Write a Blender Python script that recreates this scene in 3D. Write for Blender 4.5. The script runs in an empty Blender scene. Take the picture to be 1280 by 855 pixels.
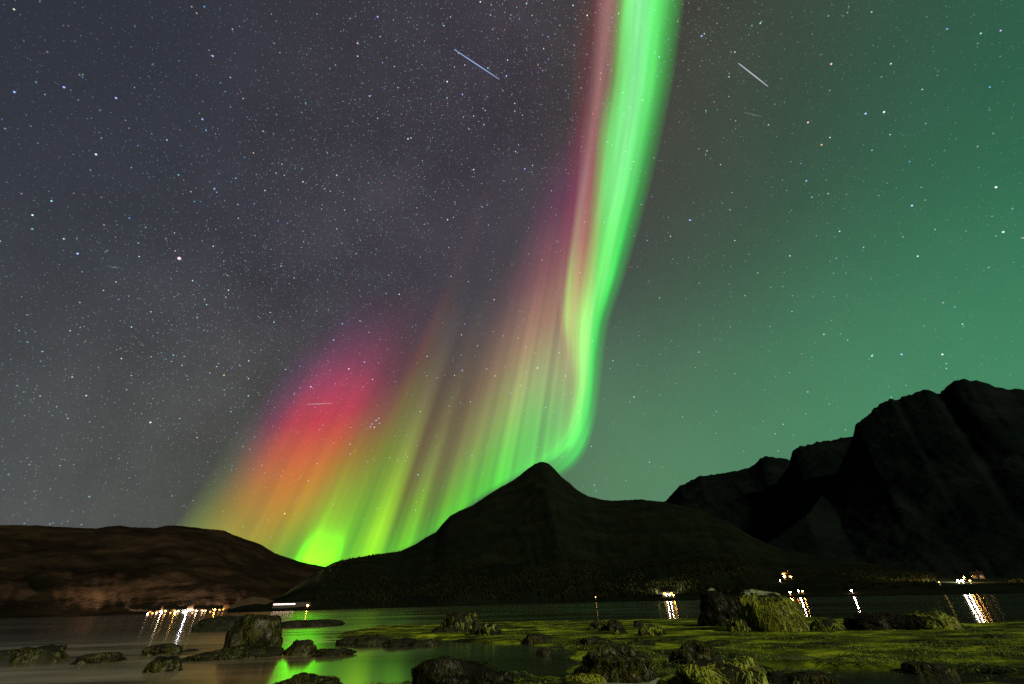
import bpy, bmesh, math, random
import numpy as np
from mathutils import Vector, Matrix, noise as mnoise
from mathutils.bvhtree import BVHTree

S = bpy.context.scene
C = S.collection
R = math.radians
random.seed(7)
rng = np.random.default_rng(7)

# ------------------------------------------------------------------ camera
F = 512.0                       # focal length in photograph pixels (1280 wide)
PITCH, ROLL, CAMZ = R(32.4), R(1.55), 1.5
cr, sr = math.cos(ROLL), math.sin(ROLL)
X0 = Vector((1, 0, 0)); U0 = Vector((0, -math.sin(PITCH), math.cos(PITCH))); FW = Vector((0, math.cos(PITCH), math.sin(PITCH)))
RX = X0 * cr - U0 * sr
UX = X0 * sr + U0 * cr
CAM = Vector((0, 0, CAMZ))
cd = bpy.data.cameras.new('camera'); cam = bpy.data.objects.new('camera', cd); C.objects.link(cam)
cd.lens = 36.0 * F / 1280; cd.sensor_width = 36; cd.clip_start = 0.1; cd.clip_end = 600000
M = Matrix((RX, UX, -FW)).transposed().to_4x4(); M.translation = CAM
cam.matrix_world = M
S.camera = cam

def ray(x, y):
    """direction in the world of a point of the photograph"""
    return (RX * ((x - 640) / F) + UX * ((427.5 - y) / F) + FW).normalized()
def azel(x, y):
    d = ray(x, y); return math.atan2(d.x, d.y), math.atan2(d.z, math.hypot(d.x, d.y))
def on_plane(x, y, z=0.0):
    d = ray(x, y); return CAM + d * ((z - CAMZ) / d.z)
def lin(c):
    c = np.asarray(c, float) / 255.0
    return np.where(c <= 0.04045, c / 12.92, ((c + 0.055) / 1.055) ** 2.4)

# ------------------------------------------------------------------ exposure, added sun lamp for the foreground
vs = S.view_settings
vs.view_transform = 'Standard'; vs.look = 'None'; vs.exposure = 0.0; vs.gamma = 1.0; vs.use_curve_mapping = False
SUN_EL, SUN_AZ = R(27), R(143)            # azimuth from +Y towards +X: low, from the right and a little behind
ld = bpy.data.lights.new('foreground_fill', 'SUN'); lo = bpy.data.objects.new('foreground_fill', ld); C.objects.link(lo)  # sun lamp added to brighten the foreground, its real source unknown
ld.energy = 4.4; ld.angle = R(6); ld.color = (1.0, 0.90, 0.52)
to_sun = Vector((math.sin(SUN_AZ) * math.cos(SUN_EL), math.cos(SUN_AZ) * math.cos(SUN_EL), math.sin(SUN_EL)))
lo.rotation_euler = to_sun.to_track_quat('Z', 'Y').to_euler()

# ------------------------------------------------------------------ night sky
W = bpy.data.worlds.new('World'); S.world = W; W.use_nodes = True
nt = W.node_tree; nt.nodes.clear()
def nd(t, **k):
    n = nt.nodes.new(t)
    for a, b in k.items(): setattr(n, a, b)
    return n
def L(a, b): nt.links.new(a, b)
def math_(op, a, b=None, c=None, clamp=False):
    n = nd('ShaderNodeMath', operation=op, use_clamp=clamp)
    for i, v in enumerate((a, b, c)):
        if v is None: continue
        if isinstance(v, (int, float)): n.inputs[i].default_value = v
        else: L(v, n.inputs[i])
    return n.outputs[0]
def vmath(op, a, b=None, c=None, scale=None):
    n = nd('ShaderNodeVectorMath', operation=op)
    for i, v in enumerate((a, b, c)):
        if v is None: continue
        if isinstance(v, (tuple, list, Vector)): n.inputs[i].default_value = tuple(v)
        else: L(v, n.inputs[i])
    if scale is not None:
        if isinstance(scale, (int, float)): n.inputs['Scale'].default_value = scale
        else: L(scale, n.inputs['Scale'])
    return n.outputs['Value'] if op in ('DISTANCE', 'DOT_PRODUCT', 'LENGTH') else n.outputs[0]
tc = nd('ShaderNodeTexCoord')
D = vmath('NORMALIZE', tc.outputs['Generated'])
# broad colours of the sky, as smooth lobes round directions fixed in the world
SKY = [((0, 0), (44, 48, 58)), ((150, 150), (50, 53, 63)), ((60, 330), (57, 60, 67)), ((280, 300), (60, 61, 69)), ((60, 520), (70, 73, 76)),
       ((40, 650), (84, 88, 87)), ((230, 560), (74, 74, 76)), ((450, 60), (52, 52, 60)), ((450, 260), (64, 60, 68)), ((640, 120), (64, 56, 68)),
       ((600, 350), (72, 66, 76)), ((860, 60), (74, 68, 56)), ((860, 250), (68, 66, 62)), ((830, 420), (72, 84, 76)), ((1000, 60), (58, 68, 62)),
       ((1010, 250), (60, 80, 68)), ((1020, 430), (66, 112, 84)), ((1150, 130), (50, 86, 70)), ((1260, 60), (36, 94, 70)), ((1270, 250), (42, 118, 82)),
       ((1270, 420), (62, 138, 98)), ((1130, 500), (76, 144, 104)), ((920, 550), (84, 138, 100)), ((790, 590), (92, 140, 104)), ((680, 640), (90, 126, 92)), ((1250, 560), (72, 132, 96)),
       ((450, 640), (62, 66, 50)), ((640, -300), (56, 56, 60)), ((390, 690), (56, 70, 26)), ((330, 590), (72, 69, 62)), ((250, 610), (84, 86, 76)), ((420, 480), (64, 54, 68)), ((510, 620), (66, 70, 50)), ((590, 560), (70, 70, 66))]
num = None; den = None
dirs = [(ray(*p), lin(c)) for p, c in SKY]
for dv, c in ((Vector((0, -1, .3)), (46, 50, 56)), (Vector((-1, -.3, .3)), (52, 56, 62)), (Vector((1, -.3, .3)), (44, 92, 72)), (Vector((0, 0, -1)), (20, 24, 22))):
    dirs.append((dv.normalized(), lin(c)))
KS = 34.0
for dv, c in dirs:
    dt = vmath('DOT_PRODUCT', D, dv)
    w = math_('EXPONENT', math_('MULTIPLY_ADD', dt, KS, -KS))
    den = w if den is None else math_('ADD', den, w)
    n = nd('ShaderNodeVectorMath', operation='MULTIPLY_ADD')
    cw = nd('ShaderNodeCombineXYZ')
    for i in range(3): L(w, cw.inputs[i])
    L(cw.outputs[0], n.inputs[0]); n.inputs[1].default_value = tuple(c)
    if num is not None: L(num, n.inputs[2])
    num = n.outputs[0]
base = vmath('SCALE', num, scale=math_('DIVIDE', 1.0, den))
# the mottled milky way
nz = nd('ShaderNodeTexNoise'); nz.inputs['Scale'].default_value = 5.0; nz.inputs['Detail'].default_value = 8; nz.inputs['Roughness'].default_value = .62
L(D, nz.inputs['Vector'])
mw = ray(560, 130).cross(ray(150, 560)).normalized()          # pole of its great circle
band = math_('EXPONENT', math_('MULTIPLY', math_('POWER', math_('ABSOLUTE', vmath('DOT_PRODUCT', D, mw)), 2.0), -16.0))
mot = math_('MULTIPLY_ADD', math_('MULTIPLY', math_('SUBTRACT', nz.outputs['Fac'], .5), math_('MULTIPLY_ADD', band, .9, .25)), 1.0, 1.0)
base = vmath('SCALE', base, scale=mot)
# stars
fade = nd('ShaderNodeMapRange', interpolation_type='SMOOTHSTEP'); fade.inputs['From Min'].default_value = .03; fade.inputs['From Max'].default_value = .45
sepD = nd('ShaderNodeSeparateXYZ'); L(D, sepD.inputs[0]); L(sepD.outputs[2], fade.inputs['Value'])
fade = math_('MULTIPLY_ADD', fade.outputs[0], .75, .25)
stars = None
def layer(scale, rad, gain, power, sat, seed, dense=False):
    global stars
    vo = nd('ShaderNodeTexVoronoi', feature='F1'); vo.inputs['Scale'].default_value = scale
    L(vmath('ADD', D, (seed, seed * .7, seed * 1.3)), vo.inputs['Vector'])
    mr = nd('ShaderNodeMapRange', interpolation_type='SMOOTHSTEP')
    L(vo.outputs['Distance'], mr.inputs['Value']); mr.inputs['From Min'].default_value = rad * scale; mr.inputs['From Max'].default_value = rad * scale * .25
    sp = nd('ShaderNodeSeparateColor'); L(vo.outputs['Color'], sp.inputs[0])
    b = math_('MULTIPLY', math_('POWER', sp.outputs[0], power), gain)
    if dense: b = math_('MULTIPLY', b, math_('MULTIPLY_ADD', band, 1.1, .35))
    b = math_('MULTIPLY', math_('MULTIPLY', b, mr.outputs[0]), fade)
    hs = nd('ShaderNodeValToRGB'); L(sp.outputs[1], hs.inputs[0])
    e = hs.color_ramp.elements
    e[0].position = 0; e[0].color = (.12, .38, 1, 1); e[1].position = 1; e[1].color = (1, .55, .28, 1)
    for p, c in ((.25, (.25, .75, 1, 1)), (.45, (.45, 1, .85, 1)), (.62, (.7, .85, 1, 1)), (.82, (1, .9, .6, 1)), (.9, (.6, .5, 1, 1))):
        q = e.new(p); q.color = c
    mx = nd('ShaderNodeMix', data_type='RGBA'); mx.inputs[0].default_value = sat; mx.inputs[6].default_value = (.8, .9, 1, 1); L(hs.outputs[0], mx.inputs[7])
    v = vmath('SCALE', mx.outputs[2], scale=b)
    stars = v if stars is None else vmath('ADD', stars, v)
layer(50, .0017, 1.9, 3.6, 1.0, 3.1); layer(75, .0015, 1.3, 4.0, 1.0, 5.3)
layer(95, .0014, 1.1, 3.6, 1.0, 7.7, True)
layer(190, .0011, .48, 2.4, .8, 12.9, True); layer(300, .0009, .26, 2.2, .6, 21.3, True)
B_, Wt, Pk, Or = (.35, .5, 1), (.85, .95, 1), (1, .55, .75), (1, .6, .25)
BRIGHT = [(224, 323, 2.2, Pk), (97, 317, 1.5, B_), (188, 528, 1.2, Wt), (1140, 257, 1.5, B_), (1082, 142, 1.5, B_), (1105, 140, 1.3, Wt), (1039, 80, 1.3, Pk),
    (1010, 153, 1.3, Pk), (1027, 181, 1.0, Or), (1245, 234, 1.3, Wt), (1254, 290, 1.1, Wt), (1008, 226, 1.1, B_), (862, 275, 1.3, B_), (877, 45, 1.3, B_),
    (465, 530, 1.0, B_), (470, 525.5, 1.1, B_), (473.5, 523, 1.0, B_), (468, 534, .8, Wt), (463, 533.5, .9, B_), (474.5, 529, .8, B_),
    (80, 109, 1.2, B_), (145, 122.5, 1.3, B_), (253, 149, 1.2, B_), (266, 70, 1.3, B_), (120, 193, 1.2, Wt), (268, 236, 1.1, B_), (18, 115, 1.1, B_),
    (472, 21, 1.2, B_), (447, 54, 1.0, Pk), (559, 102, 1.2, Wt), (578, 118, 1.1, B_), (462, 120, 1.2, B_), (592, 212, 1.1, Wt), (421, 219, 1.0, Pk),
    (656, 211, 1.2, B_), (633, 95, 1.3, B_), (510, 173.5, 1.1, Wt), (513.7, 172.5, 1.1, B_), (280, 469, 1.0, Or), (417, 425, 1.2, B_), (436, 461, 1.1, Wt),
    (450, 401, 1.0, B_), (455.5, 452.5, 1.1, B_), (578, 463, 1.1, B_), (672, 460, 1.2, Wt), (707, 470, 1.1, B_), (356, 642, 1.2, Or), (1127, 443, 1.3, B_), (1178, 443, 1.1, Wt)]
for (x, y, g, c) in BRIGHT:
    dist = vmath('DISTANCE', D, ray(x, y))
    mr = nd('ShaderNodeMapRange', interpolation_type='SMOOTHSTEP'); L(dist, mr.inputs['Value'])
    mr.inputs['From Min'].default_value = .0019 if g < 2 else .0036; mr.inputs['From Max'].default_value = .0006
    n = nd('ShaderNodeVectorMath', operation='MULTIPLY_ADD')
    cw = nd('ShaderNodeCombineXYZ')
    for i in range(3): L(mr.outputs[0], cw.inputs[i])
    L(cw.outputs[0], n.inputs[0]); n.inputs[1].default_value = tuple(g * v for v in c); L(stars, n.inputs[2]); stars = n.outputs[0]
total = vmath('ADD', base, stars)
bg = nd('ShaderNodeBackground'); L(total, bg.inputs['Color']); bg.inputs['Strength'].default_value = 1.0
sky = nd('ShaderNodeTexSky', sky_type='NISHITA'); sky.sun_disc = False; sky.sun_elevation = SUN_EL; sky.sun_rotation = SUN_AZ
bg2 = nd('ShaderNodeBackground'); L(sky.outputs[0], bg2.inputs['Color']); bg2.inputs['Strength'].default_value = 0.0006
ad = nd('ShaderNodeAddShader'); L(bg.outputs[0], ad.inputs[0]); L(bg2.outputs[0], ad.inputs[1])
ow = nd('ShaderNodeOutputWorld'); L(ad.outputs[0], ow.inputs['Surface'])

S.cycles.use_denoising = False; S.cycles.adaptive_threshold = 0.005
S.cycles.max_bounces = 5; S.cycles.glossy_bounces = 3; S.cycles.diffuse_bounces = 2; S.cycles.transparent_max_bounces = 12
S.cycles.sample_clamp_indirect = 4.0

# ------------------------------------------------------------------ helpers
def tag(o, label=None, cat=None, group=None, kind=None):
    for k, v in (('label', label), ('category', cat), ('group', group), ('kind', kind)):
        if v: o[k] = v
    return o
def empty(name, loc, rz=0.0, **k):
    o = bpy.data.objects.new(name, None); C.objects.link(o); o.location = loc; o.rotation_euler.z = rz
    return tag(o, **k)
def link_mesh(name, verts, faces, mat, parent=None, smooth=False, loc=None):
    me = bpy.data.meshes.new(name); me.from_pydata([tuple(v) for v in verts], [], [tuple(f) for f in faces])
    if mat: me.materials.append(mat)
    if smooth: me.polygons.foreach_set('use_smooth', [True] * len(me.polygons))
    me.update()
    o = bpy.data.objects.new(name, me); C.objects.link(o)
    if parent: o.parent = parent
    if loc is not None: o.location = loc
    return o
def from_bm(name, bm, mat, parent=None, smooth=False):
    me = bpy.data.meshes.new(name); bm.to_mesh(me); bm.free()
    if mat: me.materials.append(mat)
    if smooth: me.polygons.foreach_set('use_smooth', [True] * len(me.polygons))
    o = bpy.data.objects.new(name, me); C.objects.link(o)
    if parent: o.parent = parent
    return o
def box(bm, c, s, rz=0.0):
    r = bmesh.ops.create_cube(bm, size=1.0)
    m = Matrix.Translation(c) @ Matrix.Rotation(rz, 4, 'Z') @ Matrix.Diagonal((s[0], s[1], s[2], 1))
    bmesh.ops.transform(bm, matrix=m, verts=r['verts'])
def cyl(bm, a, b, r1, r2, n=10):
    a, b = Vector(a), Vector(b); d = b - a
    r = bmesh.ops.create_cone(bm, cap_ends=True, segments=n, radius1=r1, radius2=r2, depth=d.length)
    m = Matrix.Translation((a + b) / 2) @ d.to_track_quat('Z', 'Y').to_matrix().to_4x4()
    bmesh.ops.transform(bm, matrix=m, verts=r['verts'])
def material(name, color, rough=.8, spec=.3):
    m = bpy.data.materials.new(name); m.use_nodes = True
    p = m.node_tree.nodes['Principled BSDF']
    p.inputs['Base Color'].default_value = (*color, 1); p.inputs['Roughness'].default_value = rough; p.inputs['Specular IOR Level'].default_value = spec
    return m
def noisy(name, cols, scale, rough=.85, spec=.25, bump=0.0, bscale=None, stretch=(1, 1, 1), detail=8, per_island=0.0, bdist=.05, lo_pos=0.0):
    """two or three base colours mixed by noise, with bump"""
    m = material(name, cols[0], rough, spec); t = m.node_tree; p = t.nodes['Principled BSDF']
    g = t.nodes.new('ShaderNodeTexCoord'); mp = t.nodes.new('ShaderNodeMapping'); mp.inputs['Scale'].default_value = stretch
    geo = t.nodes.new('ShaderNodeNewGeometry'); t.links.new(geo.outputs['Position'], mp.inputs[0])
    n = t.nodes.new('ShaderNodeTexNoise'); n.inputs['Scale'].default_value = scale; n.inputs['Detail'].default_value = detail; n.inputs['Roughness'].default_value = .65
    t.links.new(mp.outputs[0], n.inputs['Vector'])
    r = t.nodes.new('ShaderNodeValToRGB'); e = r.color_ramp.elements
    e[0].position = .36 + lo_pos; e[0].color = (*cols[0], 1); e[1].position = .66; e[1].color = (*cols[-1], 1)
    if len(cols) == 3: q = e.new(.52); q.color = (*cols[1], 1)
    f = n.outputs['Fac']
    if per_island:
        a = t.nodes.new('ShaderNodeMath'); a.operation = 'MULTIPLY_ADD'; t.links.new(geo.outputs['Random Per Island'], a.inputs[0])
        a.inputs[1].default_value = per_island; b2 = t.nodes.new('ShaderNodeMath'); b2.operation = 'SUBTRACT'; t.links.new(f, b2.inputs[0]); b2.inputs[1].default_value = per_island / 2
        t.links.new(b2.outputs[0], a.inputs[2]); f = a.outputs[0]
    t.links.new(f, r.inputs[0]); t.links.new(r.outputs[0], p.inputs['Base Color'])
    if bump:
        n2 = t.nodes.new('ShaderNodeTexNoise'); n2.inputs['Scale'].default_value = bscale or scale * 4; n2.inputs['Detail'].default_value = 6
        t.links.new(mp.outputs[0], n2.inputs['Vector'])
        bp = t.nodes.new('ShaderNodeBump'); bp.inputs['Strength'].default_value = bump; bp.inputs['Distance'].default_value = bdist
        t.links.new(n2.outputs['Fac'], bp.inputs['Height']); t.links.new(bp.outputs[0], p.inputs['Normal'])
    return m
def glow(name, color, strength):
    m = bpy.data.materials.new(name); m.use_nodes = True; t = m.node_tree; t.nodes.clear()
    e = t.nodes.new('ShaderNodeEmission'); e.inputs[0].default_value = (*color, 1); e.inputs[1].default_value = strength
    o = t.nodes.new('ShaderNodeOutputMaterial'); t.links.new(e.outputs[0], o.inputs[0]); return m
def fbm(x, y, z=0.0, o=5, h=.9, l=2.05): return mnoise.fractal(Vector((x, y, z)), h, l, o)

# ------------------------------------------------------------------ mountains: real ridges at real distances
hill_bvh = []
def mountain(name, ridge, shore, dist, power, mat, nz_amp, nz_scale, seed, rows=90, step=.0035, ridge_noise=0.0, gully=.4, finen=.06):
    """ridge: points of the skyline; shore, dist: ground distance to the shoreline and ridge (numbers, or (x, distance) lists)"""
    pts = [azel(x, y) for x, y in ridge]
    az = np.array([p[0] for p in pts]); el = np.array([p[1] for p in pts])
    def series(v):
        if isinstance(v, (int, float)): return lambda a: np.full_like(a, float(v))
        k = sorted((azel(x, 700)[0], d) for x, d in v); ka = np.array([q[0] for q in k]); kd = np.array([q[1] for q in k])
        return lambda a: np.interp(a, ka, kd)
    A = np.arange(az.min(), az.max() + step, step); n = len(A)
    E = np.interp(A, az, el); Ds = series(shore)(A); Dr = series(dist)(A); P = series(power)(A)
    vs_, fs = [], []
    rr = np.concatenate([np.linspace(-.04, 1, rows), np.linspace(1.03, 1.9, 16)])
    for i in range(n):
        sa, ca = math.sin(A[i]), math.cos(A[i])
        H = CAMZ + Dr[i] * math.tan(E[i])
        H0 = max(H, .5); HN = max(H + ridge_noise * fbm(A[i] * 130, seed, 0, 7) * H, .5)
        for r in rr:
            d = Ds[i] + (Dr[i] - Ds[i]) * r
            x, y = d * sa, d * ca; q_ = min(1.0, max(0.0, (r - .8) / .2)); H = H0 + (HN - H0) * q_ * q_
            if r <= 1:
                t = max(r, 0.0)
                z = H * t ** P[i]
                env = (t * (1 - t) * 4) ** .7
                if r > 0:
                    k = nz_scale
                    g = 1 - abs(fbm(A[i] * 26 + t * 2.4 + .35 * fbm(x * k, y * k, seed), t * 1.6, seed * 1.7, 4))      # gullies run down the slope
                    z += H * env * nz_amp * ((g - .75) * gully + .8 * fbm(x * k, y * k, seed + 3.3, 6) + finen * fbm(x * k * 6, y * k * 6, seed, 4))
                    z = min(z, CAMZ + d * math.tan(E[i]) * .97 if t < .97 else 1e9)
                    z = max(z, .15 + 2.0 * t)
                else: z = -2.5
            else: z = H * max(0.0, 1 - (r - 1) * 1.15)
            vs_.append((x, y, z))
    m = len(rr)
    for i in range(n - 1):
        for j in range(m - 1):
            a = i * m + j; fs.append((a, a + m, a + m + 1, a + 1))
    o = link_mesh(name, vs_, fs, mat, smooth=True); tag(o, kind='structure')
    hill_bvh.append(BVHTree.FromPolygons(vs_, fs))
    return o
def hit(x, y):
    d = ray(x, y); best = None
    for b in hill_bvh:
        h = b.ray_cast(CAM, d)
        if h[0] is not None and (best is None or h[3] < best[1]): best = (h[0], h[3])
    return best[0] if best else on_plane(x, y)

m_left = noisy('brown heath hillside', [(.0036, .0031, .0026), (.0080, .0060, .0046), (.0165, .0110, .0075)], .018, 1, 0, .5, .25, bdist=1.5)
m_mid = noisy('wooded mountain side', [(.0025, .0038, .0027), (.0037, .0052, .0035), (.0058, .0075, .0047)], .02, 1, 0, .6, .3, bdist=1.5)
m_right = noisy('dark mountain rock', [(.0016, .0032, .0034), (.0026, .0044, .0047), (.0044, .0064, .0067)], .006, 1, 0, .8, .05, bdist=9)
m_sand = noisy('pale gravel bank', [(.02, .014, .009), (.035, .024, .015)], .15, .95, .1, .3, 2.0)

mountain('mountain', [(780, 660), (832, 626), (850, 607), (875, 595), (900, 593), (918, 588), (935, 585), (943, 580), (950, 572), (958, 570), (970, 572), (985, 574), (992, 580), (1020, 590), (1080, 600), (1150, 600)],
         1250, 2700, 1.1, m_right, .05, .004, 4.4, ridge_noise=.013, gully=.3, finen=.10)
mountain('mountain', [(850, 700), (880, 680), (930, 645), (965, 610), (985, 585), (991, 563), (1000, 558), (1010, 556), (1025, 552), (1040, 550), (1055, 547), (1066, 545), (1085, 548), (1130, 560)],
         1000, 2100, 1.15, m_right, .05, .004, 8.1, ridge_noise=.013, gully=.3, finen=.10)
mountain('mountain', [(930, 700), (975, 668), (1010, 642), (1035, 610), (1052, 578), (1062, 556), (1067, 544), (1069, 532), (1085, 518), (1095, 509), (1105, 503), (1112, 499), (1120, 501), (1128, 496), (1140, 492), (1152, 488), (1162, 487), (1168, 491), (1174, 493),
         (1182, 484), (1190, 478), (1198, 475), (1205, 474), (1213, 476), (1220, 475), (1232, 479), (1245, 483), (1260, 486), (1280, 487), (1320, 497), (1400, 470), (1500, 480), (1650, 500), (1800, 560)],
         800, [(930, 950), (1030, 1150), (1070, 1450), (1200, 1600)], 1.2, m_right, .05, .005, 2.2, ridge_noise=.013, gully=.3, finen=.10)
mountain('hill', [(-500, 640), (-300, 650), (-120, 648), (0, 656), (50, 657), (85, 659), (120, 660.5), (135, 658), (150, 657), (165, 659), (195, 660), (208, 657), (222, 656.5), (240, 659), (280, 663), (290, 668), (325, 680), (345, 692), (375, 702), (405, 708), (450, 716), (520, 728)],
         430, [(-500, 800), (0, 900), (400, 1050)], 1.2, m_left, .08, .008, 5.5, ridge_noise=.006)
mountain('hill', [(276, 763), (285, 760), (300, 751), (315, 746), (330, 747), (345, 752), (365, 757)], 395, 425, .9, m_sand, .1, .05, 6.5, rows=30, step=.002)
mountain('mountain', [(284, 764.5), (292, 760), (304, 757), (318, 755), (332, 754), (345, 748), (358, 741), (370, 732), (385, 722), (396, 716), (405, 709), (415, 704), (425, 701), (445, 697), (470, 693), (500, 689), (520, 680), (532, 672), (545, 665), (553, 655), (562, 645), (575, 638), (590, 632),
         (605, 622), (620, 612), (633, 605), (645, 598), (657, 588), (668, 580), (674, 577.5), (681, 577.5), (687, 580), (695, 588), (703, 597), (712, 604), (722, 613), (735, 620), (750, 624), (765, 626), (782, 625), (800, 624), (818, 626), (835, 628), (870, 636), (910, 652), (940, 671), (975, 686), (1020, 694), (1060, 700), (1100, 707), (1150, 714), (1200, 718.5), (1250, 722), (1300, 725), (1400, 729), (1600, 740), (1900, 760)],
         [(280, 330), (640, 320), (1000, 280), (1300, 250), (1900, 240)], [(284, 380), (330, 395), (400, 560), (500, 850), (680, 1100), (900, 1000), (1000, 760), (1150, 460), (1300, 400), (1900, 400)],
         [(284, .7), (380, 1.0), (500, 1.1), (680, 1.35), (900, 1.2), (1050, 1.0), (1300, .8)], m_mid, .07, .006, 1.3, ridge_noise=.004, gully=.22)

# ------------------------------------------------------------------ woods on the lower slopes (uncountable)
m_wood = noisy('birch scrub', [(.0020, .0028, .0012), (.0078, .0088, .0034)], .08, 1, 0, per_island=.5)
wv, wf = [], []
def bush(p, h, r):
    b = len(wv); k = 5
    for ring, (rz, rs) in enumerate(((.0, .5), (.35, 1.0), (.7, .65))):
        for q in range(k):
            a = q * 2 * math.pi / k + ring * .6; s = r * rs * random.uniform(.65, 1.25)
            wv.append((p.x + math.cos(a) * s, p.y + math.sin(a) * s, p.z - .4 + h * rz * random.uniform(.85, 1.15)))
    wv.append((p.x + random.uniform(-.2, .2) * r, p.y, p.z + h))
    for ring in range(2):
        for q in range(k):
            q2 = (q + 1) % k; a = b + ring * k
            wf.append((a + q, a + q2, a + k + q2, a + k + q))
    for q in range(k): wf.append((b + 2 * k + q, b + 2 * k + (q + 1) % k, b + 3 * k))
cnt = 0
for _ in range(14000):
    x = random.uniform(395, 1280); lowy = 752 - (x - 640) * .027
    y = lowy - 2 - abs(random.gauss(0, 1)) * 34 if x < 950 else lowy - 3 - abs(random.gauss(0, 1)) * 14
    if fbm(x * .02, y * .06, 3, 4) < -.12: continue
    b = hill_bvh[-1].ray_cast(CAM, ray(x, y))
    if b[0] is None or b[0].z < 1.2 or abs(x - 835) < 12 and y > 735 or abs(x - 980) < 16 and y > 712 or 1170 < x < 1235 and y > 718: continue
    h = random.uniform(.8, 2.0) * (1 if x < 930 else .6); bush(b[0], h, h * random.uniform(.35, .55)); cnt += 1
for _ in range(260):                    # the fringe of trees on the low saddle
    x = random.uniform(412, 505); y = np.interp(x, [405, 425, 445, 470, 500, 520], [709, 701, 697, 693, 689, 680]) + random.uniform(.5, 4)
    b = hill_bvh[-1].ray_cast(CAM, ray(x, y))
    if b[0] is not None: h = random.uniform(1, 2.8); bush(b[0], h, h * .4)
o = link_mesh('woods', wv, wf, m_wood); tag(o, 'dark scrubby woods covering the lower slopes of the pointed mountain', 'woods', kind='stuff')

# ------------------------------------------------------------------ fjord water
mw_ = material('fjord water', (.012, .014, .010), .12, .5); t = mw_.node_tree; p = t.nodes['Principled BSDF']; p.inputs['IOR'].default_value = 1.7
geo = t.nodes.new('ShaderNodeNewGeometry')
n1 = t.nodes.new('ShaderNodeTexNoise'); n1.inputs['Scale'].default_value = .09; n1.inputs['Detail'].default_value = 4
mp = t.nodes.new('ShaderNodeMapping'); mp.inputs['Scale'].default_value = (.35, 1, 1); t.links.new(geo.outputs['Position'], mp.inputs[0]); t.links.new(mp.outputs[0], n1.inputs['Vector'])
r1 = t.nodes.new('ShaderNodeMapRange'); t.links.new(n1.outputs['Fac'], r1.inputs['Value']); r1.inputs['From Min'].default_value = .35; r1.inputs['From Max'].default_value = .65
r1.inputs['To Min'].default_value = .09; r1.inputs['To Max'].default_value = .165; t.links.new(r1.outputs[0], p.inputs['Roughness'])
sx = t.nodes.new('ShaderNodeSeparateXYZ'); t.links.new(geo.outputs['Position'], sx.inputs[0])
def wmr(src, a, b, c, d):
    q = t.nodes.new('ShaderNodeMapRange'); q.interpolation_type = 'SMOOTHSTEP'
    for k_, v_ in (('From Min', a), ('From Max', b), ('To Min', c), ('To Max', d)): q.inputs[k_].default_value = v_
    t.links.new(src, q.inputs['Value']); return q.outputs[0]
def wm(op, a, b):
    q = t.nodes.new('ShaderNodeMath'); q.operation = op
    for i_, v_ in enumerate((a, b)):
        if isinstance(v_, float): q.inputs[i_].default_value = v_
        else: t.links.new(v_, q.inputs[i_])
    return q.outputs[0]
wl_ = t.nodes.new('ShaderNodeVectorMath'); wl_.operation = 'LENGTH'; t.links.new(geo.outputs['Position'], wl_.inputs[0])
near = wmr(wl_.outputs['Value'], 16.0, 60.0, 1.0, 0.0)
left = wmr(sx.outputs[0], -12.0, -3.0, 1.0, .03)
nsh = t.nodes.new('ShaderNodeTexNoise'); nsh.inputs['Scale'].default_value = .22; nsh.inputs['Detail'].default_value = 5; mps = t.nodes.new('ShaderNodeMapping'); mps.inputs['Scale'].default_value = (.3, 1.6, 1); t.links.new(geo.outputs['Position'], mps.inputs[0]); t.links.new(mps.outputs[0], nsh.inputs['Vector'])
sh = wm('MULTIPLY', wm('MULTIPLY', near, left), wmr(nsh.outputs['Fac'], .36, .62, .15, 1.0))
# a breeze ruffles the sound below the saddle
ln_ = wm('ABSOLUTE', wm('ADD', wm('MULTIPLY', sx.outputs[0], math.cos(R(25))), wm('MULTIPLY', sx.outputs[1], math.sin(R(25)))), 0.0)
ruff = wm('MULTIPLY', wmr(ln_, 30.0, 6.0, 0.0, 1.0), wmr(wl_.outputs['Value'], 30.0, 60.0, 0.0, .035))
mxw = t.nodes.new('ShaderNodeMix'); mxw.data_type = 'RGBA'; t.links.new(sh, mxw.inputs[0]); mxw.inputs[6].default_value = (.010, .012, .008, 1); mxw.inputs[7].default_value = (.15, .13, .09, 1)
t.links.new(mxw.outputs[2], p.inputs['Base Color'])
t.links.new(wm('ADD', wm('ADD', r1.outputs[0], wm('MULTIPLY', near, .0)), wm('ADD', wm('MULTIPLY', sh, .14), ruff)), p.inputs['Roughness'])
n2 = t.nodes.new('ShaderNodeTexNoise'); n2.inputs['Scale'].default_value = .6; n2.inputs['Detail'].default_value = 3; t.links.new(mp.outputs[0], n2.inputs['Vector'])
bp = t.nodes.new('ShaderNodeBump'); bp.inputs['Strength'].default_value = .03; bp.inputs['Distance'].default_value = .05
t.links.new(n2.outputs['Fac'], bp.inputs['Height']); t.links.new(bp.outputs[0], p.inputs['Normal'])
nseg = 64
wv_ = [(0, 0, 0)] + [(40000 * math.cos(2 * math.pi * i / nseg), 40000 * math.sin(2 * math.pi * i / nseg), 0) for i in range(nseg)]
o = link_mesh('water', wv_, [(0, 1 + i, 1 + (i + 1) % nseg) for i in range(nseg)], mw_); tag(o, kind='structure')

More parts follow.
